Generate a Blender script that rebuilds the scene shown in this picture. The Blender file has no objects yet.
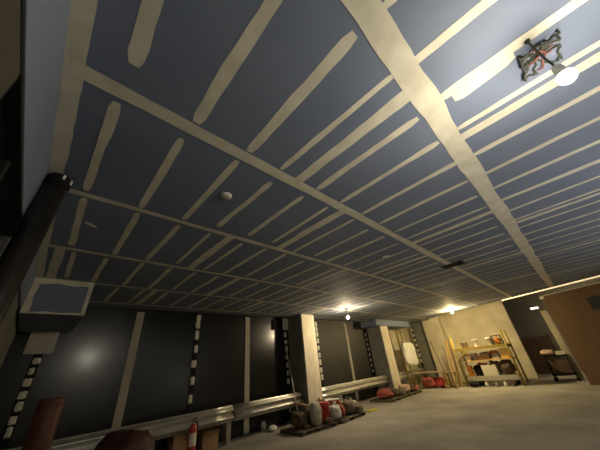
import bpy, bmesh, math, random
from mathutils import Vector, Matrix
from mathutils import noise as mnoise
random.seed(7)
C = bpy.context.scene.collection
PI = math.pi
CEIL = 2.83

# ------------------------------------------------------------------ materials
def mat(name, col, rough=0.7, metal=0.0, col2=None, scale=6.0, detail=4.0, bump=0.0, bscale=None,
        coat=0.0, spec=None, lo=0.35, hi=0.65, emit=None, estr=0.0, stretch=None, alpha=None, trans=0.0):
    m = bpy.data.materials.new(name); m.use_nodes = True
    nt = m.node_tree; b = nt.nodes['Principled BSDF']
    b.inputs['Base Color'].default_value = (*col, 1)
    b.inputs['Roughness'].default_value = rough
    b.inputs['Metallic'].default_value = metal
    b.inputs['Coat Weight'].default_value = coat
    b.inputs['Coat Roughness'].default_value = 0.16
    if spec is not None: b.inputs['Specular IOR Level'].default_value = spec
    if trans: b.inputs['Transmission Weight'].default_value = trans
    if emit:
        b.inputs['Emission Color'].default_value = (*emit, 1)
        b.inputs['Emission Strength'].default_value = estr
    tc = nt.nodes.new('ShaderNodeTexCoord'); mp = nt.nodes.new('ShaderNodeMapping')
    nt.links.new(tc.outputs['Object'], mp.inputs['Vector'])
    if stretch: mp.inputs['Scale'].default_value = stretch
    if col2 is not None:
        n = nt.nodes.new('ShaderNodeTexNoise'); n.inputs['Scale'].default_value = scale
        n.inputs['Detail'].default_value = detail
        r = nt.nodes.new('ShaderNodeValToRGB')
        r.color_ramp.elements[0].position = lo; r.color_ramp.elements[0].color = (*col, 1)
        r.color_ramp.elements[1].position = hi; r.color_ramp.elements[1].color = (*col2, 1)
        nt.links.new(mp.outputs['Vector'], n.inputs['Vector'])
        nt.links.new(n.outputs['Fac'], r.inputs['Fac'])
        nt.links.new(r.outputs['Color'], b.inputs['Base Color'])
    if bump:
        n2 = nt.nodes.new('ShaderNodeTexNoise'); n2.inputs['Scale'].default_value = bscale or scale * 3
        n2.inputs['Detail'].default_value = 5
        bp = nt.nodes.new('ShaderNodeBump'); bp.inputs['Strength'].default_value = bump
        bp.inputs['Distance'].default_value = 0.02
        nt.links.new(mp.outputs['Vector'], n2.inputs['Vector'])
        nt.links.new(n2.outputs['Fac'], bp.inputs['Height'])
        nt.links.new(bp.outputs['Normal'], b.inputs['Normal'])
    return m

M = {}
M['gypsum'] = mat('blue_gypsum_board', (.150, .185, .262), .75, col2=(.180, .215, .292), scale=1.3)
M['compound'] = mat('cream_joint_compound', (.62, .58, .45), .8, col2=(.74, .70, .56), scale=7, bump=.06, bscale=16)
M['floor'] = mat('dusty_concrete_floor', (.25, .235, .205), .85, col2=(.40, .375, .32), scale=1.1, detail=8, bump=.15, bscale=25, lo=.3, hi=.7)
M['black'] = mat('glossy_black_cladding', (.007, .007, .007), .27, col2=(.011, .0105, .010), scale=3, bump=.04, bscale=2.0, spec=.55, coat=.35)
M['blackbay'] = mat('dull_black_cladding', (.016, .015, .013), .5, col2=(.024, .022, .019), scale=2, bump=.06, spec=.4)
M['blackmat'] = mat('matt_black', (.010, .010, .010), .8, spec=.2)
M['batten'] = mat('grey_cream_batten', (.36, .34, .27), .7, col2=(.45, .42, .33), scale=4)
M['dab'] = mat('white_plaster', (.62, .60, .52), .9, col2=(.74, .72, .64), scale=12, bump=.4)
M['galv'] = mat('galvanised_steel', (.46, .45, .41), .36, metal=.75, col2=(.60, .58, .52), scale=5, bump=.04)
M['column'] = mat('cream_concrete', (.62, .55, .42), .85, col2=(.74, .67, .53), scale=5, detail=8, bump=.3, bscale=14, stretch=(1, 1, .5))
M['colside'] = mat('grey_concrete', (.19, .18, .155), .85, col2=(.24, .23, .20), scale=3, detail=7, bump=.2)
M['plaster'] = mat('rough_beige_plaster', (.46, .41, .29), .9, col2=(.62, .56, .42), scale=1.6, detail=9, bump=.3, bscale=9, lo=.3, hi=.7)
M['darkwall'] = mat('grey_painted_wall', (.15, .145, .12), .85, col2=(.18, .17, .145), scale=2, detail=6)
M['brown'] = mat('brown_board', (.115, .062, .026), .75, col2=(.14, .078, .034), scale=2, detail=6, stretch=(1, 1, .3))
M['olive'] = mat('olive_metal_panel', (.075, .068, .045), .5, col2=(.095, .085, .055), scale=8, metal=.2)
M['frame'] = mat('dark_metal_frame', (.02, .02, .02), .45, metal=.4)
M['glass'] = mat('dark_glass', (.008, .009, .010), .08, spec=.6)
M['greywall'] = mat('grey_green_render', (.14, .14, .12), .9, col2=(.18, .175, .15), scale=3, detail=6)
M['rubber'] = mat('black_pipe', (.010, .010, .011), .35, col2=(.03, .024, .018), scale=9, stretch=(1, 1, .15))
M['white'] = mat('white_plastic', (.75, .74, .70), .45)
M['greyboard'] = mat('pale_grey_board', (.46, .44, .40), .7, col2=(.52, .50, .45), scale=4)
M['rust'] = mat('red_brown_drum', (.075, .018, .008), .6, col2=(.10, .026, .011), scale=4, stretch=(1, 1, .4))
M['maroon'] = mat('maroon_tarp', (.035, .012, .010), .6, col2=(.08, .022, .014), scale=5, bump=.4, bscale=9)
M['card'] = mat('brown_cardboard', (.30, .19, .095), .85, col2=(.37, .24, .12), scale=6)
M['red'] = mat('red_plastic', (.42, .035, .028), .45, col2=(.50, .05, .04), scale=5)
M['darkred'] = mat('faded_red_sack', (.30, .060, .045), .8, col2=(.42, .11, .08), scale=6, bump=.4)
M['paper'] = mat('grey_paper_sack', (.40, .375, .30), .85, col2=(.50, .47, .38), scale=6, bump=.5, bscale=12)
M['wbag'] = mat('white_plastic_sack', (.66, .65, .60), .5, col2=(.78, .77, .72), scale=6, bump=.6, bscale=10)
M['olivebag'] = mat('olive_brown_sack', (.16, .135, .085), .8, col2=(.23, .195, .125), scale=8, bump=.5)
M['greybag'] = mat('grey_green_sack', (.27, .26, .20), .75, col2=(.36, .345, .27), scale=8, bump=.5)
M['darkbrown'] = mat('dark_brown_sack', (.085, .052, .032), .85, col2=(.13, .08, .05), scale=7, bump=.5)
M['wood'] = mat('raw_timber', (.42, .30, .16), .75, col2=(.52, .38, .21), scale=6, stretch=(1, 6, 6))
M['pallet'] = mat('dusty_pallet_timber', (.085, .066, .045), .85, col2=(.13, .10, .068), scale=6, stretch=(1, 6, 6))
M['yellow'] = mat('worn_yellow_paint', (.27, .19, .03), .5, col2=(.36, .26, .045), scale=14, metal=.1)
M['orange'] = mat('orange_plastic', (.70, .22, .03), .5, col2=(.78, .29, .05), scale=5)
M['oplank'] = mat('orange_stained_plank', (.62, .33, .08), .7, col2=(.72, .42, .13), scale=5, stretch=(4, 4, .5))
M['yellowcard'] = mat('yellow_carton', (.72, .46, .10), .7, col2=(.78, .53, .15), scale=6)
M['strap'] = mat('yellow_strap', (.70, .58, .05), .6)
M['pink'] = mat('pinkish_cloth', (.55, .36, .27), .9, col2=(.66, .46, .36), scale=8, bump=.4)
M['label'] = mat('cream_label', (.72, .68, .55), .7)
M['greenwire'] = mat('dark_green_cable', (.05, .055, .035), .6)
M['redwire'] = mat('red_cable', (.22, .07, .06), .6)
M['lamp1'] = mat('bulb_glow_white', (1, 1, 1), .5, emit=(1, .90, .72), estr=1350)
M['fillglow'] = mat('fill_globe_glow', (1, 1, 1), .5, emit=(1, .96, .90), estr=800)  # glow of the added out-of-view ceiling fill lamps
M['lamp2'] = mat('bulb_glow_warm', (1, 1, 1), .5, emit=(1, .80, .50), estr=1300)
M['lamp3'] = mat('bulb_glow_yellow', (1, 1, 1), .5, emit=(1, .76, .36), estr=3300)
M['led'] = mat('led_strip_glow', (1, 1, 1), .5, emit=(1, .72, .36), estr=.85)
M['exit'] = mat('sign_light_glow', (1, 1, 1), .5, emit=(1, .96, .82), estr=1.6)

# ------------------------------------------------------------------ mesh builder
class MB:
    def __init__(s): s.bm = bmesh.new(); s.mi = 0
    def _new(s, faces):
        for f in faces: f.material_index = s.mi
    def quad(s, pts, mi=None):
        f = s.bm.faces.new([s.bm.verts.new(p) for p in pts]); f.material_index = s.mi if mi is None else mi
        return f
    def box(s, x0, x1, y0, y1, z0, z1, bev=.004, mtx=None):
        t = bmesh.new(); bmesh.ops.create_cube(t, size=1)
        for v in t.verts:
            v.co = Vector(((x0 + x1) / 2 + v.co.x * (x1 - x0), (y0 + y1) / 2 + v.co.y * (y1 - y0), (z0 + z1) / 2 + v.co.z * (z1 - z0)))
        if bev:
            bmesh.ops.bevel(t, geom=list(t.edges), offset=min(bev, .3 * min(abs(x1 - x0), abs(y1 - y0), abs(z1 - z0))), segments=2, affect='EDGES', profile=.5)
        if mtx: bmesh.ops.transform(t, matrix=mtx, verts=t.verts)
        s._merge(t); return s
    def _merge(s, t, smooth=False):
        idx = {}
        for v in t.verts: idx[v] = s.bm.verts.new(v.co)
        for f in t.faces:
            g = s.bm.faces.new([idx[v] for v in f.verts]); g.material_index = s.mi; g.smooth = smooth
        t.free()
    def bar(s, a, b, w, d, bev=.003):
        a, b = Vector(a), Vector(b); L = (b - a).length
        q = (b - a).to_track_quat('Z', 'Y').to_matrix().to_4x4()
        return s.box(-w / 2, w / 2, -d / 2, d / 2, 0, L, bev, Matrix.Translation(a) @ q)
    def tube(s, pts, r, n=12, caps=True):
        pts = [Vector(p) for p in pts]; rings = []
        for i, p in enumerate(pts):
            d = (pts[min(i + 1, len(pts) - 1)] - pts[max(i - 1, 0)]).normalized()
            up = Vector((0, 0, 1)) if abs(d.z) < .95 else Vector((1, 0, 0))
            u = d.cross(up).normalized(); w = d.cross(u).normalized()
            rr = r[i] if isinstance(r, (list, tuple)) else r
            rings.append([s.bm.verts.new(p + rr * (math.cos(2 * PI * k / n) * u + math.sin(2 * PI * k / n) * w)) for k in range(n)])
        for a, b in zip(rings, rings[1:]):
            for k in range(n):
                f = s.bm.faces.new([a[k], a[(k + 1) % n], b[(k + 1) % n], b[k]]); f.smooth = True; f.material_index = s.mi
        if caps:
            for rg in (rings[0][::-1], rings[-1]):
                f = s.bm.faces.new(rg); f.material_index = s.mi
        return s
    def lathe(s, prof, n=32, c=(0, 0, 0)):
        rings = []
        for r, z in prof:
            rings.append([s.bm.verts.new((c[0] + r * math.cos(2 * PI * k / n), c[1] + r * math.sin(2 * PI * k / n), c[2] + z)) for k in range(n)])
        for a, b in zip(rings, rings[1:]):
            for k in range(n):
                f = s.bm.faces.new([a[k], a[(k + 1) % n], b[(k + 1) % n], b[k]]); f.smooth = True; f.material_index = s.mi
        for rg in (rings[0][::-1], rings[-1]):
            f = s.bm.faces.new(rg); f.material_index = s.mi
        return s
    def sack(s, sx, sy, sz, seed=0, amp=.10, base=0.0, sq=2.6, mtx=None, c=(0, 0)):
        """lumpy filled sack standing on z = base"""
        t = bmesh.new(); bmesh.ops.create_uvsphere(t, u_segments=28, v_segments=18, radius=1)
        for v in t.verts:
            p = v.co.copy()
            k = (abs(p.x) ** sq + abs(p.y) ** sq + abs(p.z) ** sq) ** (-1 / sq)
            p *= k
            nz = mnoise.noise(p * 1.6 + Vector((seed * 3.1, seed * 1.7, seed))) * amp * 1.6 + mnoise.noise(p * 4.2 + Vector((seed, 7, 3))) * amp * .6
            fold = mnoise.noise(Vector((p.x * 5 + seed, p.y * 5, p.z * 1.4 + seed * 2))) * amp * .7
            p *= 1 + nz + fold
            v.co = Vector((p.x * sx / 2, p.y * sy / 2, p.z * sz / 2))
        mz = min(v.co.z for v in t.verts); Mz = max(v.co.z for v in t.verts)
        for v in t.verts:
            v.co.z = base + (v.co.z - mz) / (Mz - mz) * sz
            v.co.x += c[0]; v.co.y += c[1]
        if mtx: bmesh.ops.transform(t, matrix=mtx, verts=t.verts)
        s._merge(t, True); return s
    def build(s, name, m, parent=None):
        bmesh.ops.recalc_face_normals(s.bm, faces=s.bm.faces)
        me = bpy.data.meshes.new(name); s.bm.to_mesh(me); s.bm.free()
        for x in (m if isinstance(m, (list, tuple)) else [m]): me.materials.append(M[x])
        o = bpy.data.objects.new(name, me); C.objects.link(o)
        if parent: o.parent = parent
        return o

def tag(o, label, cat, group=None):
    o['label'] = label; o['category'] = cat
    if group: o['group'] = group
    return o
def thing(name, label, cat, loc, rz=0, group=None):
    o = bpy.data.objects.new(name, None); C.objects.link(o)
    o.location = loc; o.rotation_euler = (0, 0, rz); o.empty_display_size = .1
    return tag(o, label, cat, group)
def struct(o, label=None):
    o['kind'] = 'structure'
    if label: o['label'] = label
    return o
def solo(name, mb, m, label, cat, loc, rz=0, group=None):
    o = mb.build(name, m); o.location = loc; o.rotation_euler = (0, 0, rz)
    return tag(o, label, cat, group)
def dup(root, loc, rz, label, group=None):
    r = root.copy(); C.objects.link(r); r.location = loc; r.rotation_euler = (0, 0, rz); r['label'] = label
    if group: r['group'] = group
    for ch in list(root.children):
        c = ch.copy(); C.objects.link(c); c.parent = r
        for g in list(ch.children):
            d = g.copy(); C.objects.link(d); d.parent = c
    return r

# ------------------------------------------------------------------ floor and ceiling
YB = -4.5
b = MB(); b.box(-1.0, 18.0, YB, 7.1, -.15, 0, 0); struct(b.build('floor', 'floor'), 'dusty grey concrete floor')

# the edge where the boarded ceiling stops, running a little askew
def edge_x(y): return 13.8 + (y - 4.9) * .41
b = MB()
x_end = edge_x(6.75)
poly = [(-.5, YB), (edge_x(YB), YB), (edge_x(5.2), 5.2), (15.0, 5.3), (15.0, 7.0), (-.5, 7.0)]
lo = [b.bm.verts.new((x, y, CEIL)) for x, y in poly]; hi = [b.bm.verts.new((x, y, CEIL + .06)) for x, y in poly]
b.bm.faces.new(lo); b.bm.faces.new(hi)
for i in range(len(poly)):
    j = (i + 1) % len(poly); b.bm.faces.new([lo[i], lo[j], hi[j], hi[i]])

# trowelled bands of joint compound: irregular thin coats on the boards
b.mi = 1
def band(x0, y0, x1, y1, w, wob=.10, step=.06, seed=0, roundend=True):
    L = math.hypot(x1 - x0, y1 - y0); n = max(4, int(L / step)); ux, uy = (x1 - x0) / L, (y1 - y0) / L; vx, vy = -uy, ux
    prev = None
    for i in range(n + 1):
        t = i / n; s_ = t * L
        a = w / 2 * (1 + wob * 2.2 * mnoise.noise(Vector((s_ * 1.7, seed * 7.3, .5))) + wob * .9 * mnoise.noise(Vector((s_ * 9, seed * 3.3, 2.5))))
        c = w / 2 * (1 + wob * 2.2 * mnoise.noise(Vector((s_ * 1.7, seed * 5.1, 9.5))) + wob * .9 * mnoise.noise(Vector((s_ * 9, seed * 4.7, 6.5))))
        if roundend:
            e = min(s_, L - s_) / (w * .55)
            if e < 1: k = max(.62, math.sqrt(max(0, 1 - (1 - e) ** 2))); a *= k; c *= k
        z = CEIL - .0006 - .00002 * (seed % 90) - (.0022 if not roundend and wob < .15 else 0)
        cx, cy = x0 + ux * s_, y0 + uy * s_
        p = (b.bm.verts.new((cx + vx * a, cy + vy * a, z)), b.bm.verts.new((cx - vx * c, cy - vy * c, z)))
        if prev: b.quad_v = b.bm.faces.new([prev[0], p[0], p[1], prev[1]]); b.quad_v.material_index = 1
        prev = p
AY = [-3.7, -2.45, -1.2, .06, 1.255, 2.5, 3.82, 5.12, 6.35]
AW = [.10, .10, .13, .15, .10, .075, .08, .08, .09]
for k, (y, w) in enumerate(zip(AY, AW)):
    band(-.30, y, min(edge_x(y), 15.0) - .02, y, w, .13, .09, k + 1, False)
butts = {2: (2.03, 1.8), 3: (1.31, 0), 4: (2.10, 0), 5: (1.36, 0), 6: (2.3, 0), 7: (1.3, 0), 1: (1.0, 0), 0: (2.1, 0)}
sd = 20
for r in range(len(AY) - 1):
    y0, y1 = AY[r], AY[r + 1]
    bx = [butts[r][0] + 2.45 * k for k in range(-1, 6)]
    for x in bx:
        if -.2 < x < edge_x(y0) - .3:
            sd += 1; band(x, y0, x + random.uniform(-.015, .015), y1, .105 if r != 2 else .085, .16, .07, sd, False)
    for k in range(0, 37):
        x = -.07 + .402 * k + random.uniform(-.02, .02)
        if x > edge_x(y0) - .25: break
        if min(abs(x - q) for q in bx) < .075: continue
        gap = min(bx, key=lambda q: abs(x - q)); near = abs(x - gap) < .21
        if near: x += .035 * (1 if x > gap else -1)
        sd += 1
        dim = 1.0 if x < 6 else .7
        g0 = random.uniform(.06, .13); g1 = random.uniform(.03, .14)
        if r == 3: g0 = random.uniform(.04, .14); g1 = .06
        if r == 3 and k == 0: g1 = .2
        if r == 2: g1 = random.uniform(-.01, .06)
        w = random.uniform(.052, .068) * (1.15 if r == 3 and x < 1.2 else 1) * dim * (.78 if near else 1)
        band(x, y0 + g0, x + random.uniform(-.02, .03), y1 - g1, w, .18, .06, sd)
# extra smears seen beside the wide joint and near the left wall
band(1.56, -.42, 1.58, -.07, .11, .2, .04, 400)
band(-.02, 3.02, .09, 3.10, .045, .1, .03, 401)
# compound along the left bulkhead
band(-.285, YB, -.29, 6.7, .085, .16, .07, 402, False)
struct(b.build('ceiling', ['gypsum', 'compound']), 'blue-grey gypsum board ceiling with cream joint compound bands')

# upper slot beyond the ceiling edge
b = MB(); b.box(10.3, 18.0, YB, 7.0, 3.42, 3.5, 0); struct(b.build('ceiling_slot', 'darkwall'), 'plain ceiling above the slot past the board edge')

# ------------------------------------------------------------------ walls
b = MB(); b.box(6.2, 11.5, 6.75, 6.95, 0, CEIL, 0)
struct(b.build('wall_back_bay', 'blackbay'), 'matt black clad wall between the two columns')
b = MB(); b.box(-.5, 6.2, 6.75, 6.95, 0, CEIL, 0)
struct(b.build('wall_back', 'black'), 'glossy black clad wall behind the guardrail')
b = MB(); b.box(11.5, 15.2, 6.75, 6.95, 0, 3.42, 0); struct(b.build('wall_recess', 'plaster'), 'grey plaster wall of the lit recess')
b = MB(); b.box(15.0, 15.2, 1.98, 6.75, 0, 3.42, 0); struct(b.build('wall_far', 'plaster'), 'beige rough plaster wall behind the scaffold')
b = MB(); b.box(14.55, 15.0, 4.82, 5.66, 0, 3.42, .01); struct(b.build('trim_pilaster', 'plaster'), 'beige plaster pilaster in the far corner')
b = MB(); b.box(14.75, 15.0, 5.66, 6.4, 0, CEIL, .01); struct(b.build('trim_panel', 'greywall'), 'grey board panel beside the pilaster')
b = MB(); b.box(17.4, 17.6, -4.5, 6.9, 0, 3.42, 0); struct(b.build('wall_passage', 'darkwall'), 'dark grey wall of the far passage')
b = MB(); b.box(14.2, 14.75, .62, .80, 0, 2.35, .01); struct(b.build('trim_jamb', 'plaster'), 'pale plaster jamb beside the brown partition')

# left wall: bulkhead, metal and glass front, then render
b = MB(); b.box(-.52, -.33, YB, 6.75, 2.39, CEIL, .004)
b.mi = 1
o = struct(b.build('wall_bulkhead', ['gypsum', 'compound']), 'blue gypsum bulkhead face along the left wall')
b = MB(); b.box(-.52, -.335, YB, 2.62, 2.372, 2.39, .003)
for y in [YB + .3 * k for k in range(1, 23)]: b.lathe([(.006, 0), (.006, .004), (.003, .006)], 10, (-.345, y, 2.372))
struct(b.build('trim_header', 'frame'), 'dark metal header over the left glass front')
b = MB(); b.box(-.44, -.338, YB, 1.03, 0, 2.372, .004); struct(b.build('wall_left_panel', 'olive'), 'olive metal panel of the left front')
b = MB(); b.box(-.46, -.342, 1.03, 1.055, 0, 2.372, .004); b.box(-.46, -.37, 1.62, 1.66, 0, 2.372, .004); struct(b.build('window_frame', 'frame'), 'dark upright frame of the left glass')
b = MB(); b.box(-.42, -.39, 1.055, 2.62, 0, 2.372, 0); struct(b.build('window_1', 'glass'), 'dark glass of the left front')
b = MB(); b.box(-.55, -.36, 2.62, 6.75, 0, 2.39, .0); struct(b.build('wall_left', 'greywall'), 'dark grey-green rendered left wall')
b = MB(); b.box(-1.0, 18.0, YB - .15, YB, 0, 3.42, 0); struct(b.build('wall_front', 'darkwall'), 'grey wall behind the photographer')

# corner box under the ceiling
b = MB(); b.box(-.33, .37, 5.12, 6.75, 2.32, CEIL - .004, .004)
b.mi = 1
def smear(x0, z0, x1, z1, w, seed):
    L = math.hypot(x1 - x0, z1 - z0); n = max(4, int(L / .04)); ux, uz = (x1 - x0) / L, (z1 - z0) / L
    prev = None
    for i in range(n + 1):
        s_ = i / n * L; a = w * (1 + .5 * mnoise.noise(Vector((s_ * 6, seed, 1)))); 
        cx, cz = x0 + ux * s_, z0 + uz * s_
        p = (b.bm.verts.new((cx, 5.1185 - seed * .0006, cz)), b.bm.verts.new((cx - uz * a, 5.1185 - seed * .0006, cz + ux * a)))
        if prev: f = b.bm.faces.new([prev[0], p[0], p[1], prev[1]]); f.material_index = 1
        prev = p
smear(.368, 2.824, -.325, 2.824, .075, 1); smear(.366, 2.325, .366, 2.82, .05, 2); smear(-.325, 2.82, -.325, 2.325, .075, 3); smear(-.325, 2.322, .366, 2.322, .025, 4)
struct(b.build('trim_corner_box', ['gypsum', 'compound']), 'lowered blue gypsum box in the left ceiling corner')
# lintel box over the recess
b = MB(); b.box(10.35, 13.65, 5.95, 6.75, 2.57, CEIL - .004, .005); struct(b.build('trim_lintel', 'gypsum'), 'blue gypsum lintel box over the lit recess')

# columns (cream trowelled front, grey flanks)
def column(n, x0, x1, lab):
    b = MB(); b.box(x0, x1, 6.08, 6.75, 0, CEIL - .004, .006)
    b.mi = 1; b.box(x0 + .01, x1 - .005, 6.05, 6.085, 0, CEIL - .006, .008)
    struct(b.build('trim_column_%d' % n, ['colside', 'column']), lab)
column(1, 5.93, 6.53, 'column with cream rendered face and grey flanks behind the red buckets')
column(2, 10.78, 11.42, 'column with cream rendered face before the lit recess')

# ------------------------------------------------------------------ wall strips with plaster dabs, battens
def batten(x, w, z0, z1, lab):
    b = MB(); b.box(-w / 2, w / 2, -.02, 0, z0, z1, .003)
    solo('wall_batten', b, 'batten', lab, 'batten', (x, 6.75, 0), 0, 'battens on the black wall')
batten(1.48, .15, .02, 2.76, 'pale upright batten on the black wall, nearest the white corner board')
batten(4.34, .15, .02, 2.78, 'pale upright batten on the black wall, passing behind the guardrail post')
batten(9.15, .14, .02, 2.74, 'narrow pale batten on the black wall between the two columns')
def dab_strip(loc, rz, zs, lab, sw=.12, dw=.10, dh=.19):
    t = thing('dabbed_strip', lab, 'wall strip', loc, rz, 'black wall strips with plaster dabs')
    b = MB(); b.box(-sw / 2, sw / 2, -.012, 0, 0, zs[0] + .12, .002); b.build('strip', 'blackmat', t)
    for i, z in enumerate(zs):
        b = MB(); b.sack(dw * random.uniform(.8, 1.2), .03, dh * random.uniform(.8, 1.25), i + loc[0] * 7, .10, z - dh / 2, 5, c=(random.uniform(-.012, .012), -.018))
        b.build('plaster_dab', 'dab', t)
    return t
dab_strip((.03, 6.75, 0), 0, [1.86, 1.70, 1.53, 1.36, 1.19, 1.02, .86], 'strip of plaster dabs hanging below the pale square board', .12, .085, .125)
dab_strip((2.84, 6.75, 0), 0, [2.70, 2.52, 2.25, 1.96, 1.64, 1.29, .93], 'dotted strip of white plaster dabs above the fire extinguisher')
dab_strip((5.80, 6.75, 0), 0, [2.28, 2.08, 1.86, 1.64, 1.42, 1.2, .98, .52, .3], 'dotted strip of plaster dabs below the small white board', .14, .085, .15)
dab_strip((7.33, 6.75, 0), 0, [2.66, 2.5, 2.3, 2.08, 1.86, 1.62, 1.4, 1.16, .95], 'dotted strip of plaster dabs just right of the first cream column', .12, .10, .17)
dab_strip((10.55, 6.75, 0), 0, [2.3, 2.1, 1.9, 1.7, 1.5, 1.3, 1.1, .9], 'dotted strip of plaster dabs left of the far column', .10, .07, .11)
dab_strip((14.75, 6.38, 0), -PI / 2, [2.5, 2.25, 2.0, 1.75, 1.5, 1.25, 1.0], 'dotted strip of dark-edged dabs beside the grey board panel', .10, .09, .16)

b = MB(); b.box(-.19, .19, -.03, 0, 0, .36, .004); solo('square_board', b, 'greyboard', 'pale square board fixed on the black wall under the corner box', 'board', (.02, 6.75, 1.96), 0)
b = MB(); b.box(-.13, .13, -.03, 0, 0, .36, .004); solo('small_board', b, 'dab', 'small white board at the ceiling atop a dabbed strip', 'board', (5.84, 6.75, 2.44), 0)
t = thing('wall_box', 'small square black box high on the black wall', 'box', (5.42, 6.75, 2.44))
b = MB(); b.box(-.16, .16, -.05, 0, 0, .30, .008); b.build('casing', 'blackmat', t)
b = MB(); b.box(-.13, .13, -.056, -.048, .03, .27, .004); b.build('front_grille', 'blackmat', t)
b = MB(); b.tube([(0, 0, 0), (.34, .76, 1.85)], .018, 8); solo('grey_stick', b, 'greyboard', 'thin grey stick leaning on the black wall left of the first column', 'stick', (5.46, 5.97, 0), 0)

# ------------------------------------------------------------------ guardrail
def rail(x0, x1, lab, posts, bolts, loc_y=6.28):
    t = thing('guardrail', lab, 'guardrail', (x0, loc_y, 0), 0, 'guardrail sections along the black wall')
    prof = [(-.004, .0), (-.006, .012), (-.020, .035), (-.075, .070), (-.082, .085), (-.075, .10), (-.020, .140), (-.006, .156), (-.020, .172), (-.075, .212), (-.082, .227), (-.075, .242), (-.020, .277), (-.006, .300), (-.004, .312)]
    L = x1 - x0; b = MB()
    n = max(2, int(L / .5))
    grid = [[b.bm.verts.new((L * i / n, y, .395 + z)) for (y, z) in prof] for i in range(n + 1)]
    grid2 = [[b.bm.verts.new((L * i / n, y + .006, .395 + z)) for (y, z) in prof] for i in range(n + 1)]
    for g in (grid, grid2):
        for i in range(n):
            for k in range(len(prof) - 1):
                f = b.bm.faces.new([g[i][k], g[i + 1][k], g[i + 1][k + 1], g[i][k + 1]]); f.smooth = True
    for k in (0, len(prof) - 1):
        for i in range(n): b.bm.faces.new([grid[i][k], grid[i + 1][k], grid2[i + 1][k], grid2[i][k]])
    for i in (0, n):
        for k in range(len(prof) - 1): b.bm.faces.new([grid[i][k], grid[i][k + 1], grid2[i][k + 1], grid2[i][k]])
    b.build('beam', 'galv', t)
    for px in posts:
        b = MB(); b.box(px - x0 - .055, px - x0 + .055, .055, .065, 0, .70, .002); b.box(px - x0 - .055, px - x0 + .055, .155, .165, 0, .70, .002); b.box(px - x0 - .005, px - x0 + .005, .06, .16, 0, .70, .001)
        b.build('post', 'galv', t)
        b = MB(); b.box(px - x0 - .05, px - x0 + .05, .008, .055, .44, .70, .004); b.build('spacer_block', 'galv', t)
    for px in bolts:
        b = MB(); b.mi = 0
        b.tube([(px - x0, .0, .551), (px - x0, -.022, .551)], .022, 10); b.build('bolt', 'galv', t)
    return t
rail(-.34, 3.66, 'galvanised guardrail length nearest the left wall', [-.05, 3.62], [.55, .95, 3.5])
rail(3.69, 5.90, 'galvanised guardrail length left of the first column', [], [3.8, 5.7])
rail(6.56, 10.75, 'galvanised guardrail length between the two columns', [7.7], [6.7, 8.6, 10.6])
rail(11.45, 14.5, 'galvanised guardrail length inside the lit recess', [12.6], [11.7, 14.2])

# ------------------------------------------------------------------ ceiling fittings
def lamp(loc, m, lab, r=.045, rose='white'):
    x, y, z = loc
    t = thing('hanging_bulb', lab, 'lamp', (x, y, CEIL - .001), 0, 'bare bulbs hanging from the ceiling')
    dz = z - CEIL
    b = MB(); k = 1 if rose == 'white' else .35; b.lathe([(.04 * k, 0), (.04 * k, -.012), (.015 * k, -.02)], 20); b.build('ceiling_rose', rose, t)
    if dz + r + .06 < -.03:
        b = MB(); b.tube([(0, 0, -.012), (.004, .003, dz * .5), (0, 0, dz + r + .055)], .005, 8); b.build('cord', rose, t)
    b = MB(); b.lathe([(.014, dz + r + .06), (.02, dz + r + .05), (.024, dz + r + .01), (r * .92, dz + r * .66), (r * .92, dz + r * .42)], 24); b.build('socket', 'white', t)
    b = MB(); b.lathe([(.004, dz - r)] + [(r * math.sin(a), dz - r * math.cos(a)) for a in [PI * k / 16 for k in range(1, 11)]] + [(r * .90, dz + r * .43)], 24)
    b.build('bulb', m, t)
lamp((1.54, -.486, 2.465), 'lamp1', 'brightest bare bulb hanging under the wire tangle, nearest the camera', .036, 'greenwire')
lamp((6.92, 4.93, 2.56), 'lamp2', 'bare bulb hanging near the first cream column')
lamp((12.28, 3.40, 2.73), 'lamp3', 'bare bulb at the ceiling edge above the scaffold', .045)

t = thing('wire_tangle', 'tangle of dark and red wires hanging from the ceiling beside the near bulb', 'wires', (1.70, -.52, CEIL))
def squiggle(seed, r, n, spread, drop, oy=0):
    rnd = random.Random(seed); pts = []
    p = Vector((rnd.uniform(-.03, .03), rnd.uniform(-.03, .03) + oy, .003)); a = rnd.uniform(0, 2 * PI)
    for i in range(n):
        pts.append(p.copy()); a += rnd.uniform(-.9, .9)
        p = p + Vector((math.cos(a), math.sin(a), 0)) * spread
        p.z = -.005 - drop * abs(math.sin(i * .7 + seed)) * min(1, i / 3)
        p.x = max(-.10, min(.10, p.x)); p.y = max(-.09, min(.085, p.y))
    return MB().tube(pts, r, 7)
for k in range(13): squiggle(k + 3, .006, 10, .026, .035, .015).build('green_cable', 'greenwire', t)
for k in range(4): squiggle(k + 40, .005, 8, .02, .03, -.06).build('red_cable', 'redwire', t)

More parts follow.
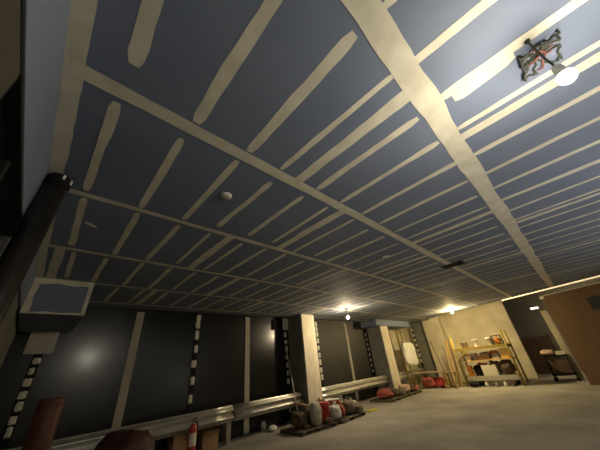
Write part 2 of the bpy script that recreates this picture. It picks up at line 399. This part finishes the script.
def detector(x, y, lab):
    t = thing('smoke_detector', lab, 'smoke detector', (x, y, CEIL), 0, 'round white detectors on the ceiling')
    b = MB(); b.lathe([(.055, 0), (.055, -.012), (.048, -.018)], 28); b.build('base', 'white', t)
    b = MB(); b.lathe([(.044, -.018), (.04, -.024), (.02, -.028)], 28); b.build('cap', 'batten', t)
detector(.90, 1.80, 'round white detector on the ceiling, nearest the left')
detector(3.90, 1.76, 'round white detector mid ceiling, left of the black slot')
detector(7.20, 1.97, 'round white detector far back on the ceiling')
t = thing('ceiling_vent', 'dark rectangular vent slot in the ceiling', 'vent', (5.62, 1.22, CEIL), 0)
b = MB(); b.box(-.12, .12, -.19, .19, -.006, -.001, 0); b.build('backing', 'blackmat', t)
b = MB()
for (x0, x1, y0, y1) in ((-.14, -.115, -.21, .21), (.115, .14, -.21, .21), (-.14, .14, -.21, -.185), (-.14, .14, .185, .21)): b.box(x0, x1, y0, y1, -.014, -.002, .002)
b.build('frame', 'frame', t)
for k in range(5): 
    b = MB(); b.box(-.11 + .044 * k, -.10 + .044 * k + .012, -.185, .185, -.013, -.004, .001); b.build('slat', 'blackmat', t)

t = thing('led_strip', 'glowing warm light strip along the ceiling edge above the brown partition', 'light strip', (0, 0, 0))
ya, yb = 1.6, -3.0
b = MB(); b.bar((edge_x(ya) - .03, ya, CEIL - .006), (edge_x(yb) - .03, yb, CEIL - .006), .03, .01); b.build('channel', 'galv', t)
b = MB(); b.tube([(edge_x(ya) - .03, ya, CEIL - .028), (edge_x(yb) - .03, yb, CEIL - .028)], .017, 10); b.build('light_tube', 'led', t)

def fill_lamp(loc, lab, m):  # added uplighter, kept out of view, to brighten the ceiling evenly
    t = thing('fill_lamp', lab, 'lamp', (loc[0], loc[1], 0), 0)
    b = MB(); b.tube([(0, 0, .3), (0, 0, loc[2] - .10)], .016, 10); b.build('pole', 'yellow', t)
    for k in range(3):
        a = 2 * PI * k / 3; b = MB(); b.tube([(0, 0, .42), (.32 * math.cos(a), .32 * math.sin(a), .012)], .012, 8); b.build('leg', 'yellow', t)
    z = loc[2]
    b = MB(); b.lathe([(.02, z - .14), (.05, z - .12), (.05, z - .085)], 16); b.build('socket', 'blackmat', t)
    b = MB(); b.lathe([(.052, z - .11), (.13, z - .07), (.19, z + .02), (.21, z + .105), (.204, z + .105), (.184, z + .022), (.125, z - .063), (.052, z - .10)], 36); b.build('reflector_bowl', 'white', t)  # bowl shaped to keep the added light off the black wall
    b = MB(); b.lathe([(.01, z - .08)] + [(.08 * math.sin(q), z - .08 * math.cos(q)) for q in [PI * k / 12 for k in range(2, 12)]] + [(.005, z + .08)], 20); b.build('globe', m, t)
fill_lamp((3.0, -2.9, .75), 'added upward fill lamp in a white bowl on a yellow tripod behind the photographer', 'fillglow')
fill_lamp((6.6, -4.0, .75), 'added upward fill lamp in a white bowl on a yellow tripod by the front wall', 'fillglow')
lamp((15.9, -.9, 2.6), 'lamp2', 'added fill bulb hidden behind the brown partition', .04)  # added unseen bulb that brightens the far passage and the slot

# ------------------------------------------------------------------ left foreground
t = thing('black_pipe', 'thick black pipe standing close to the left wall, reaching the ceiling', 'pipe', (-.255, 1.93, 0))
TILT = Matrix.Rotation(-math.atan2(.40, 2.81), 4, 'X')
def tilted(b): bmesh.ops.transform(b.bm, matrix=TILT, verts=b.bm.verts); return b
b = MB(); b.lathe([(.070, .012), (.070, 2.80), (.055, 2.81)], 36); tilted(b).build('shaft', 'rubber', t)
b = MB(); b.lathe([(.074, 2.74), (.077, 2.745), (.077, 2.815), (.074, 2.82)], 36); tilted(b).build('collar', 'blackmat', t)
for a in (-1.25, -.45):
    b = MB(); b.box(.070, .084, -.008, .008, 2.77, 2.815, .003, Matrix.Rotation(a, 4, 'Z')); tilted(b).build('clip', 'dab', t)
b = MB(); b.lathe([(.09, 0), (.105, .01), (.105, .03), (.075, .035)], 32); b.build('foot_ring', 'blackmat', t)

t = thing('tall_drum', 'tall narrow red-brown drum standing before the left end of the guardrail', 'drum', (.28, 4.4, 0))
b = MB(); b.lathe([(.108, 0), (.115, .01), (.115, 1.27), (.110, 1.285), (.098, 1.285), (.096, 1.25)], 40); b.build('body', 'rust', t)
for z in (.12, .42, .86, 1.22):
    b = MB(); b.lathe([(.114, z - .012), (.119, z - .006), (.119, z + .006), (.114, z + .012)], 40); b.build('hoop', 'rust', t)
b = MB(); b.lathe([(.0965, 1.262), (.06, 1.268), (.01, 1.268)], 32); b.build('lid', 'maroon', t)

t = thing('covered_heap', 'rounded heap under a dark maroon cover before the guardrail', 'heap', (1.28, 5.15, 0))
b = MB(); b.sack(.86, .70, .78, 5, .14, 0, 2.2); b.build('cover', 'maroon', t)
b = MB(); b.tube([(.42 * math.cos(a) * (1 + .05 * math.sin(3 * a)), .34 * math.sin(a), .30 + .03 * math.sin(2 * a)) for a in [2 * PI * k / 40 for k in range(41)]], .008, 6); b.build('cord', 'blackmat', t)

t = thing('fire_extinguisher', 'red fire extinguisher with a white label before the guardrail', 'fire extinguisher', (2.62, 5.95, 0)); t.scale = (1.12, 1.12, 1.15)
b = MB(); b.lathe([(.06, 0), (.068, .01), (.068, .40), (.060, .445), (.035, .475), (.022, .485)], 32); b.build('cylinder', 'red', t)
b = MB()
prev = None
for k in range(13):
    a = -PI / 2 - 1.1 + 2.2 * k / 12
    p = (b.bm.verts.new((.0695 * math.cos(a), .0695 * math.sin(a), .20)), b.bm.verts.new((.0695 * math.cos(a), .0695 * math.sin(a), .37)))
    if prev: b.bm.faces.new([prev[0], p[0], p[1], prev[1]])
    prev = p
b.build('label_sticker', 'label', t)
b = MB(); b.lathe([(.02, .485), (.024, .49), (.024, .53), (.016, .54)], 18); b.build('valve', 'galv', t)
b = MB(); b.bar((0, .02, .545), (0, -.11, .585), .022, .012); b.bar((0, .0, .53), (0, -.10, .525), .02, .010); b.build('handle', 'blackmat', t)
b = MB(); b.tube([(.02, 0, .51), (.07, -.01, .50), (.088, 0, .42), (.086, .0, .25), (.082, 0, .14)], .011, 10); b.build('hose', 'blackmat', t)

def carton(loc, sx, sy, sz, rz, lab, openflaps=True, m='card', group=None, name='cardboard_box'):
    t = thing(name, lab, 'box', loc, rz, group); w = .006
    b = MB(); b.box(-sx / 2, sx / 2, -sy / 2, sy / 2, 0, .008, .001)
    for (x0, x1, y0, y1) in ((-sx / 2, sx / 2, -sy / 2, -sy / 2 + w), (-sx / 2, sx / 2, sy / 2 - w, sy / 2), (-sx / 2, -sx / 2 + w, -sy / 2, sy / 2), (sx / 2 - w, sx / 2, -sy / 2, sy / 2)): b.box(x0, x1, y0, y1, 0, sz, .001)
    b.build('body', m, t)
    if openflaps:
        for (ax, sg, L, dp) in (('x', 1, sy, sx / 2), ('x', -1, sy, sx / 2), ('y', 1, sx, sy / 2), ('y', -1, sx, sy / 2)):
            b = MB(); a = random.uniform(-.5, .35)
            fl = min(sx, sy) * .42
            if ax == 'x': b.bar((sg * dp, 0, sz - .002), (sg * (dp + fl * math.cos(a)), 0, sz + fl * math.sin(a)), L * .96, .005, .001) if False else b.quad([(sg * dp, -L * .48, sz), (sg * dp, L * .48, sz), (sg * (dp + fl * math.cos(a)), L * .48, sz + fl * math.sin(a)), (sg * (dp + fl * math.cos(a)), -L * .48, sz + fl * math.sin(a))])
            else: b.quad([(-L * .48, sg * dp, sz), (L * .48, sg * dp, sz), (L * .48, sg * (dp + fl * math.cos(a)), sz + fl * math.sin(a)), (-L * .48, sg * (dp + fl * math.cos(a)), sz + fl * math.sin(a))])
            r = bmesh.ops.solidify(b.bm, geom=list(b.bm.faces), thickness=.005)
            b.build('flap', m, t)
    else:
        b = MB(); b.box(-sx / 2, sx / 2, -sy / 2, -.003, sz, sz + .005, .001); b.box(-sx / 2, sx / 2, .003, sy / 2, sz, sz + .005, .001); b.build('lid', m, t)
        b = MB(); b.box(-sx / 2 - .001, sx / 2 + .001, -.03, .03, sz + .0045, sz + .0065, 0); b.build('tape', 'label', t)
    return t
carton((2.62, 6.46, 0), .42, .26, .40, .06, 'open cardboard box under the guardrail, behind the fire extinguisher')
carton((3.20, 6.45, 0), .34, .25, .33, -.05, 'smaller open cardboard box beside the first, by the guardrail post')
b = MB(); b.sack(.22, .18, .13, 31, .22); b.mi = 0; solo('crumpled_bag', b, 'wbag', 'crumpled white bag on the floor below the guardrail', 'bag', (4.84, 6.33, 0))
b = MB(); b.sack(.12, .12, .2, 33, .2); solo('crumpled_paper', b, 'dab', 'small upright scrap of white paper against the black wall', 'paper', (4.78, 6.62, 0))

# ------------------------------------------------------------------ pallets and their goods
def pallet(loc, sx, sy, rz, lab, m='pallet'):
    t = thing('pallet', lab, 'pallet', loc, rz, 'timber pallets on the floor')
    n = 5; w = sy / n * .72
    for k in range(n):
        y = -sy / 2 + w / 2 + k * (sy - w) / (n - 1)
        b = MB(); b.box(-sx / 2, sx / 2, y - w / 2, y + w / 2, .055, .075, .003); b.build('deck_board', m, t)
    for x in (-sx / 2 + .05, 0, sx / 2 - .05):
        b = MB(); b.box(x - .045, x + .045, -sy / 2, sy / 2, .0, .055, .004); b.build('bearer', m, t)
    return t
pallet((5.33, 5.50, 0), 1.16, .84, -.06, 'dark timber pallet under the red bucket by the first column')
pallet((6.56, 5.44, 0), 1.16, .80, .06, 'timber pallet holding the brown and grey sacks near the yellow strap')
pallet((9.75, 5.78, 0), 1.25, .9, .05, 'timber pallet at the foot of the second column, red sack side')
pallet((11.02, 5.72, 0), 1.15, .8, .03, 'timber pallet at the foot of the second column, nearer the scaffold')

def bucket(loc, r, h, m, lab, lid='white', rz=0, group=None):
    t = thing('bucket', lab, 'bucket', loc, rz, group)
    b = MB(); b.lathe([(r * .84, 0), (r * .86, .008), (r * .97, h * .86), (r * 1.03, h * .87), (r * 1.03, h * .91), (r, h * .92), (r, h), (r * .95, h)], 32); b.build('body', m, t)
    if lid:
        b = MB(); b.lathe([(r * 1.05, h - .02), (r * 1.06, h + .004), (r * .98, h + .012), (r * .9, h + .006), (r * .05, h + .006)], 32); b.build('lid', lid, t)
    b = MB(); b.tube([(r * 1.04 * math.cos(a), -.04 - r * .35 * math.sin(a) - .02, h * .88 - r * 1.2 * math.sin(a)) for a in [PI * k / 14 for k in range(15)]], .004, 6); b.build('bail_handle', 'galv', t)
    return t
PZ = .075
bucket((5.72, 5.33, PZ), .155, .40, 'red', 'big red bucket with a red lid beside the grey labelled sack', 'red')
bucket((6.24, 5.50, PZ), .14, .40, 'darkred', 'red bucket with a round white lid behind the white sack', 'white')
bucket((6.60, 5.66, PZ), .12, .36, 'red', 'red bucket with a white lid beside the brown sack', 'white')
t = thing('labelled_sack', 'upright grey paper sack with printed lines left of the red bucket', 'sack', (5.33, 5.24, PZ))
b = MB(); b.sack(.27, .20, .47, 12, .06, 0, 4); b.build('bag', 'paper', t)
b = MB(); b.box(-.09, .09, -.112, -.106, .10, .115, .001); b.box(-.07, .07, -.112, -.106, .14, .15, .001); b.box(-.08, .08, -.112, -.106, .27, .285, .001); b.build('printed_lines', 'colside', t)
def tiedsack(loc, sx, sy, sz, m, seed, lab, tie=True, rz=0, sq=3.4, amp=.17):
    t = thing('filled_sack', lab, 'sack', loc, rz)
    b = MB(); b.sack(sx, sy, sz, seed, amp, 0, sq); b.build('bag', m, t)
    if tie:
        b = MB(); b.lathe([(sx * .25, sz - .035), (sx * .13, sz - .01), (.022, sz), (.022, sz + .008), (.05, sz + .03), (.035, sz + .04)], 7); b.build('tied_neck', m, t)
    return t
tiedsack((5.00, 5.50, PZ), .28, .40, .34, 'darkbrown', 21, 'dark brown sack on the left end of the pallet', False)
tiedsack((6.00, 5.18, PZ), .25, .24, .34, 'wbag', 22, 'white plastic sack leaning before the red bucket', True)
tiedsack((6.26, 5.22, PZ), .17, .22, .30, 'darkred', 23, 'small dull red sack right of the white sack', True)
tiedsack((6.70, 5.30, PZ), .30, .30, .36, 'olivebag', 24, 'olive brown sack on the pallet near the yellow strap', True)
tiedsack((7.00, 5.40, PZ), .22, .34, .30, 'greybag', 25, 'grey-green sack at the right end of the pallet', True)
tiedsack((6.98, 5.72, PZ), .22, .24, .28, 'paper', 27, 'pale grey sack behind the grey-green sack', True)
tiedsack((5.98, 5.52, PZ), .22, .22, .47, 'wbag', 29, 'tall white sack standing between the red buckets', True)
tiedsack((6.92, 5.12, PZ), .24, .20, .20, 'olivebag', 30, 'low brown sack at the front right corner of the pallet', False)
tiedsack((5.60, 5.10, PZ), .20, .16, .13, 'darkbrown', 34, 'small dark sack lying at the front edge of the pallet', False)
tiedsack((5.62, 5.66, PZ), .36, .34, .34, 'olivebag', 28, 'brown sack behind the red bucket against the column', False)
# timber offcuts at the column foot
def offcut(loc, a, b_, w, d, lab):
    b = MB(); b.bar(a, b_, w, d); return solo('timber_offcut', b, 'wood', lab, 'timber', loc, 0, 'timber offcuts by the first column')
offcut((5.33, 5.72, .50), (-.26, .0, .06), (.02, -.25, -.05), .09, .05, 'pale timber offcut slanting beside the guardrail end')
offcut((6.34, 5.70, PZ), (.10, -.10, 0), (0, .33, .42), .09, .05, 'pale timber offcut leaning on the column foot behind the red buckets')
t = thing('yellow_strap', 'loose yellow strap lying on the floor right of the pallet', 'strap', (7.68, 5.2, 0))
b = MB(); b.tube([(-.28, -.10, .012), (-.12, .02, .014), (.02, -.06, .012), (.16, .07, .014), (.30, .02, .012)], .016, 8); b.build('webbing', 'strap', t)
b = MB(); b.tube([(-.2, .1, .012), (-.02, .06, .03), (.1, -.08, .012), (.22, -.10, .012)], .014, 8); b.build('loop', 'strap', t)

tiedsack((9.42, 5.72, PZ), .52, .44, .30, 'darkred', 51, 'big faded red sack on the pallet before the second column', False)
tiedsack((9.98, 5.70, PZ), .34, .36, .24, 'darkbrown', 52, 'dark brown sack between the red sack and the pink one', False)
tiedsack((10.72, 5.62, PZ), .36, .4, .30, 'pink', 53, 'pinkish sack at the foot of the second column', False)
tiedsack((11.08, 5.62, PZ), .30, .4, .26, 'darkbrown', 54, 'dark brown sack at the right end of the far pallet', False)
tiedsack((11.38, 5.55, PZ), .26, .34, .20, 'darkred', 55, 'small red sack at the right end of the far pallet', False)
tiedsack((10.28, 5.55, PZ), .24, .30, .17, 'olivebag', 56, 'low olive sack on the edge of the red sack pallet', False)

# ------------------------------------------------------------------ scaffold, plank run, goods
SX = 12.8
def end_frame(t, y, x0, x1, ztop, m='yellow'):
    for x in (x0, x1):
        b = MB(); b.tube([(x, y, .04), (x, y, ztop)], .034, 10); b.build('post', m, t)
        b = MB(); b.lathe([(.05, 0), (.05, .012), (.02, .02), (.02, .05)], 14, (x, y, 0)); b.build('foot', m, t)
    for z in (.35, .86, 1.28):
        b = MB(); b.tube([(x0, y, z), (x1, y, z)], .018, 8); b.build('rung', m, t)
t = thing('scaffold', 'yellow scaffold with a deck full of buckets by the beige wall', 'scaffold', (SX, 0, 0))
end_frame(t, 4.00, 0, .82, 1.80); end_frame(t, 2.15, 0, .82, 1.86)
for x in (0, .82):
    b = MB(); b.bar((x, 4.02, 1.315), (x, 2.13, 1.315), .06, .10); b.build('side_beam', 'yellow', t)
b = MB()
for k in range(3): b.box(.04 + k * .255, .04 + k * .255 + .24, 2.12, 4.03, 1.335, 1.36, .004)
b.build('deck', 'wood', t)
b = MB(); b.tube([(0, 4.0, .90), (0, 3.55, 1.28)], .028, 8); b.build('brace', 'yellow', t)
b = MB(); b.tube([(.82, 4.0, .35), (.82, 2.15, 1.28)], .016, 8); b.build('brace', 'yellow', t)
b = MB(); b.box(.03, .79, 2.19, 3.96, .862, .89, .004); b.build('shelf_board', 'oplank', t)
DZ = 1.36
bucket((SX + .22, 3.18, DZ), .12, .26, 'white', 'white bucket on the scaffold deck, left one', 'greyboard')
bucket((SX + .22, 2.66, DZ), .12, .27, 'greyboard', 'pale grey bucket on the scaffold deck, right one', 'white')
t = thing('wire_crate', 'dark wire crate on the right end of the scaffold deck', 'crate', (SX + .28, 2.42, DZ))
b = MB()
for z in (.02, .16, .32):
    b.tube([(-.16, -.16, z), (.16, -.16, z), (.16, .16, z), (-.16, .16, z), (-.16, -.16, z)], .012, 6)
b.build('hoops', 'frame', t)
b = MB()
for x, y in [(-.16, -.16), (.16, -.16), (.16, .16), (-.16, .16), (-.16, 0), (.16, 0), (0, -.16), (0, .16)]: b.tube([(x, y, 0), (x, y, .33)], .010, 6)
b.build('uprights', 'frame', t)
b = MB(); b.sack(.22, .22, .26, 61, .15); solo('orange_bag', b, 'orange', 'orange bag inside the wire crate on the deck', 'bag', (SX + .28, 2.42, DZ + .002))
SZ = .89
carton((SX + .3, 3.12, SZ), .34, .46, .20, .05, 'brown cardboard box on the scaffold shelf, left of the yellow carton', False)
carton((SX + .22, 2.66, SZ), .28, .20, .17, -.05, 'pale box on the scaffold shelf near its middle', False, 'paper')
t = carton((SX + .22, 2.36, SZ), .3, .26, .32, .05, 'yellow-orange carton at the right end of the scaffold shelf', False, 'yellowcard')
def floorsack(x, y, z, sx, sy, sz, m, seed, lab, sq=2.6): return tiedsack((x, y, z), sx, sy, sz, m, seed, lab, False, 0, sq)
b_ = thing('low_trolley', 'long low grey trolley under the scaffold', 'trolley', (SX + .40, 3.02, 0))
b = MB(); b.box(-.32, .32, -.80, .80, .19, .34, .01); b.build('tray', 'paper', b_)
for (x, y) in ((-.22, -.6), (-.22, .6), (.22, -.6), (.22, .6)):
    b = MB(); b.tube([(x - .025, y, .085), (x + .025, y, .085)], .085, 18); b.build('wheel', 'blackmat', b_)
    b = MB(); b.box(x - .035, x + .035, y - .02, y + .02, .08, .19, .003); b.build('fork', 'galv', b_)
carton((SX + .55, 3.62, SZ), .36, .40, .24, 0, 'white carton at the left end of the scaffold shelf', False, 'label')
tiedsack((SX + .60, 2.78, SZ), .32, .30, .30, 'orange', 74, 'orange bag at the back of the scaffold shelf', False)
tiedsack((SX + .63, 3.12, SZ), .24, .34, .27, 'paper', 75, 'grey sack at the back of the scaffold shelf', False)
bucket((SX + .16, 3.66, SZ), .11, .20, 'label', 'cream bucket at the left end of the scaffold shelf', 'orange')
bucket((SX + .25, 2.36, DZ) if False else (SX + .58, 3.72, DZ), .13, .20, 'olivebag', 'olive bucket at the back left corner of the scaffold deck', 'olivebag')
TZ = .34
tiedsack((SX + .58, 3.40, TZ), .36, .40, .46, 'orange', 76, 'orange sack behind the black sack under the scaffold', False)
tiedsack((SX + .60, 2.92, TZ), .32, .40, .48, 'olivebag', 77, 'olive sack behind the beige carton under the scaffold', False)
floorsack(SX + .30, 2.48, TZ, .50, .46, .50, 'darkbrown', 71, 'big dark brown sack under the right end of the scaffold', 2.4)
carton((SX + .28, 3.05, TZ), .40, .50, .36, 0, 'beige carton under the middle of the scaffold', False, 'label')
floorsack(SX + .28, 3.48, TZ, .32, .28, .40, 'blackmat', 72, 'black sack left of the beige carton under the scaffold')
t = bucket((SX + .24, 3.76, TZ), .11, .36, 'orange', 'orange bucket under the left end of the scaffold', 'orange')
floorsack(SX - .09, 3.72, 0, .20, .30, .18, 'blackmat', 73, 'black bag on the floor by the left scaffold foot')
for k, (y, m) in enumerate(((3.30, 'wbag'), (2.98, 'greybag'), (2.70, 'wbag'), (2.45, 'darkbrown'))):
    b = MB(); b.lathe([(.05, 0), (.055, .01), (.055, .11), (.03, .14), (.028, .16)], 18)
    solo('paint_tin', b, m, ['white tin on the floor before the trolley, left of the grey tin', 'grey tin on the floor before the trolley', 'white tin on the floor before the trolley, right of the grey tin', 'brown tin on the floor nearest the right scaffold leg'][k], 'tin', (SX - .02, y, 0), 0, 'small tins on the floor before the trolley')
# planks and poles standing at the left end
for k, (y0, y1, h, m, lab) in enumerate(((4.42, 4.30, 1.72, 'oplank', 'orange plank standing left of the scaffold, widest'), (4.28, 4.16, 1.62, 'oplank', 'orange plank standing against the left scaffold post'), (4.56, 4.48, 1.50, 'wood', 'pale plank standing left of the orange planks'))):
    b = MB(); b.bar((0, y0 - y0, 0), (.10, y1 - y0, h), .10, .03, .004); solo('standing_plank', b, m, lab, 'plank', (SX + .12 + .03 * k, y0, .0), 0, 'planks standing at the scaffold end')
b = MB(); b.tube([(0, 0, 0), (.08, .30, 1.80)], .018, 8); solo('dark_pole', b, 'darkbrown', 'thin dark pole leaning out left of the standing planks', 'pole', (SX + .02, 4.62, 0))
b = MB(); b.tube([(0, 0, 0), (.03, .10, 2.0)], .016, 8); solo('yellow_pole', b, 'yellow', 'thin yellow pole standing behind the left scaffold post', 'pole', (SX + .50, 4.12, 0))
b = MB(); b.tube([(0, 0, 0), (.02, -.04, .62)], .014, 8); solo('short_rod', b, 'yellow', 'short yellow rod upright on the deck by the right post', 'rod', (SX + .50, 2.30, DZ))

# sawhorse beside the scaffold
t = thing('sawhorse', 'small yellow sawhorse left of the scaffold', 'sawhorse', (SX - .05, 4.46, 0))
for sx in (-.16, .16):
    for sy in (-.17, .17):
        b = MB(); b.bar((sx * 1.25, sy, 0), (sx * .4, sy * .9, .52), .045, .03); b.build('leg', 'yellow', t)
b = MB(); b.box(-.10, .10, -.24, .24, .50, .55, .005); b.build('top_beam', 'yellow', t)
for sx in (-.17, .17):
    b = MB(); b.bar((sx, -.17, .16), (sx, .17, .16), .02, .03); b.build('stretcher', 'yellow', t)

# long plank run and its red bags, upright frame with bag
t = thing('long_plank', 'long pale plank on low trestles from the frame to the scaffold', 'plank', (SX - .02, 5.32, 0))
b = MB(); b.box(-.15, .15, -.60, .70, .56, .605, .004); b.build('board', 'wood', t)
for y in (-.56, .43, .66):
    for x in (-.1, .1):
        b = MB(); b.bar((x * 1.4, y, 0), (x * .8, y, .56), .035, .035); b.build('leg', 'yellow', t)
tiedsack((SX - .02, 5.45, 0), .42, .5, .46, 'darkred', 81, 'big red sack under the long plank, left one', False)
tiedsack((SX + .05, 5.00, 0), .36, .40, .40, 'red', 82, 'bright red sack under the long plank, right one', False)
t = thing('upright_frame', 'tall yellow scaffold frame standing in front of the lit recess', 'scaffold frame', (12.48, 6.10, 0))
for x, h in ((-.22, 2.42), (.22, 2.42)):
    b = MB(); b.tube([(x, 0, .0), (x, 0, h)], .034, 10); b.build('post', 'yellow', t)
for z in (.3, .7, 1.1, 1.5, 1.9, 2.3):
    b = MB(); b.tube([(-.22, 0, z), (.22, 0, z)], .016, 8); b.build('rung', 'yellow', t)
t = thing('hanging_bag', 'big pale plastic bag hanging on the tall yellow frame', 'bag', (12.72, 5.94, .88))
b = MB(); b.sack(1.15, .18, .98, 91, .06, 0, 6); b.build('bag', 'wbag', t)
b = MB(); b.tube([(-.2, .0, .88), (-.3, .10, 1.2), (-.42, .12, 1.36)], .012, 6); b.tube([(.1, .0, .88), (-.05, .10, 1.2), (-.14, .12, 1.38)], .012, 6); b.build('straps', 'label', t)

# ------------------------------------------------------------------ partition and cart at right
d = Vector((edge_x(0) - edge_x(1), -1, 0)).normalized()
ang = math.atan2(d.y, d.x)
t = thing('brown_partition', 'large brown board partition at the right', 'partition', (12.71, .49, 0), ang)
b = MB(); b.box(0, 3.4, -.02, .04, 0, 2.70, .003); b.build('board', 'brown', t)
b = MB(); b.box(-.005, 3.4, -.035, .05, 2.70, 2.73, .003); b.build('top_rail', 'batten', t)
b = MB(); b.box(-.03, .10, -.045, -.02, 2.62, 2.70, .003); b.build('corner_bracket', 'dab', t)
b = MB(); b.box(1.12, 1.62, -.035, -.02, 2.0, 2.38, .003); b.build('notice_plate', 'frame', t)
t = thing('trolley_cart', 'black trolley cart with a bundle on top in the far passage', 'cart', (14.05, 1.05, 0), 0)
b = MB(); b.box(-.25, .25, -.33, .33, .18, .24, .006); b.build('bottom_shelf', 'blackmat', t)
b = MB(); b.box(-.25, .25, -.33, .33, .76, .82, .006); b.build('top_shelf', 'blackmat', t)
for x in (-.23, .23):
    for y in (-.31, .31):
        b = MB(); b.tube([(x, y, .1), (x, y, .82)], .018, 8); b.build('post', 'blackmat', t)
        b = MB(); b.tube([(x - .02, y, .055), (x + .02, y, .055)], .055, 16); b.build('wheel', 'blackmat', t)
b = MB(); b.box(-.22, .22, -.28, .24, .242, .66, .02); solo('dark_bin', b, 'darkbrown', 'dark bin on the lower shelf of the trolley cart', 'bin', (14.05, 1.05, 0))
b = MB(); b.sack(.36, .40, .20, 95, .18); solo('cloth_bundle', b, 'pink', 'pinkish cloth bundle on top of the trolley cart', 'bundle', (13.98, 1.20, .82))
b = MB(); b.box(-.10, .10, -.13, .13, 0, .12, .006); solo('cream_box', b, 'label', 'small cream box on the front of the cart top', 'box', (13.92, .86, .82), .1)
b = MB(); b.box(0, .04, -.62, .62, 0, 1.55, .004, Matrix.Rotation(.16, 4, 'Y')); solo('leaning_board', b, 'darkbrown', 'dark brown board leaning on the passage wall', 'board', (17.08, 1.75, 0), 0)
t = thing('wall_sign', 'small white lit sign high on the passage wall', 'sign', (17.4, 1.12, 2.70))
b = MB(); b.box(-.05, 0, -.17, .17, 0, .11, .006); b.build('housing', 'white', t)
b = MB(); b.box(-.054, -.049, -.155, .155, .012, .098, .002); b.build('light_panel', 'exit', t)

# ------------------------------------------------------------------ world, camera, view
w = bpy.data.worlds.new('World'); bpy.context.scene.world = w; w.use_nodes = True
w.node_tree.nodes['Background'].inputs['Color'].default_value = (.02, .022, .028, 1)
w.node_tree.nodes['Background'].inputs['Strength'].default_value = .3
R = [[0.72480, -0.68257, -0.09359], [0.28286, 0.41868, -0.86296], [0.62821, 0.59901, 0.49653]]
cam = bpy.data.cameras.new('Camera'); co = bpy.data.objects.new('Camera', cam); C.objects.link(co)
cam.sensor_width = 36; cam.lens = 36 * 246.33 / 600; cam.clip_start = .02; cam.clip_end = 100
m3 = Matrix(((R[0][0], -R[1][0], -R[2][0]), (R[0][1], -R[1][1], -R[2][1]), (R[0][2], -R[1][2], -R[2][2])))
co.matrix_world = Matrix.Translation((0, 0, 1.33)) @ m3.to_4x4()
bpy.context.scene.camera = co
vs = bpy.context.scene.view_settings
vs.view_transform = 'Standard'; vs.look = 'None'; vs.gamma = 1; vs.use_curve_mapping = False
vs.exposure = 0.22
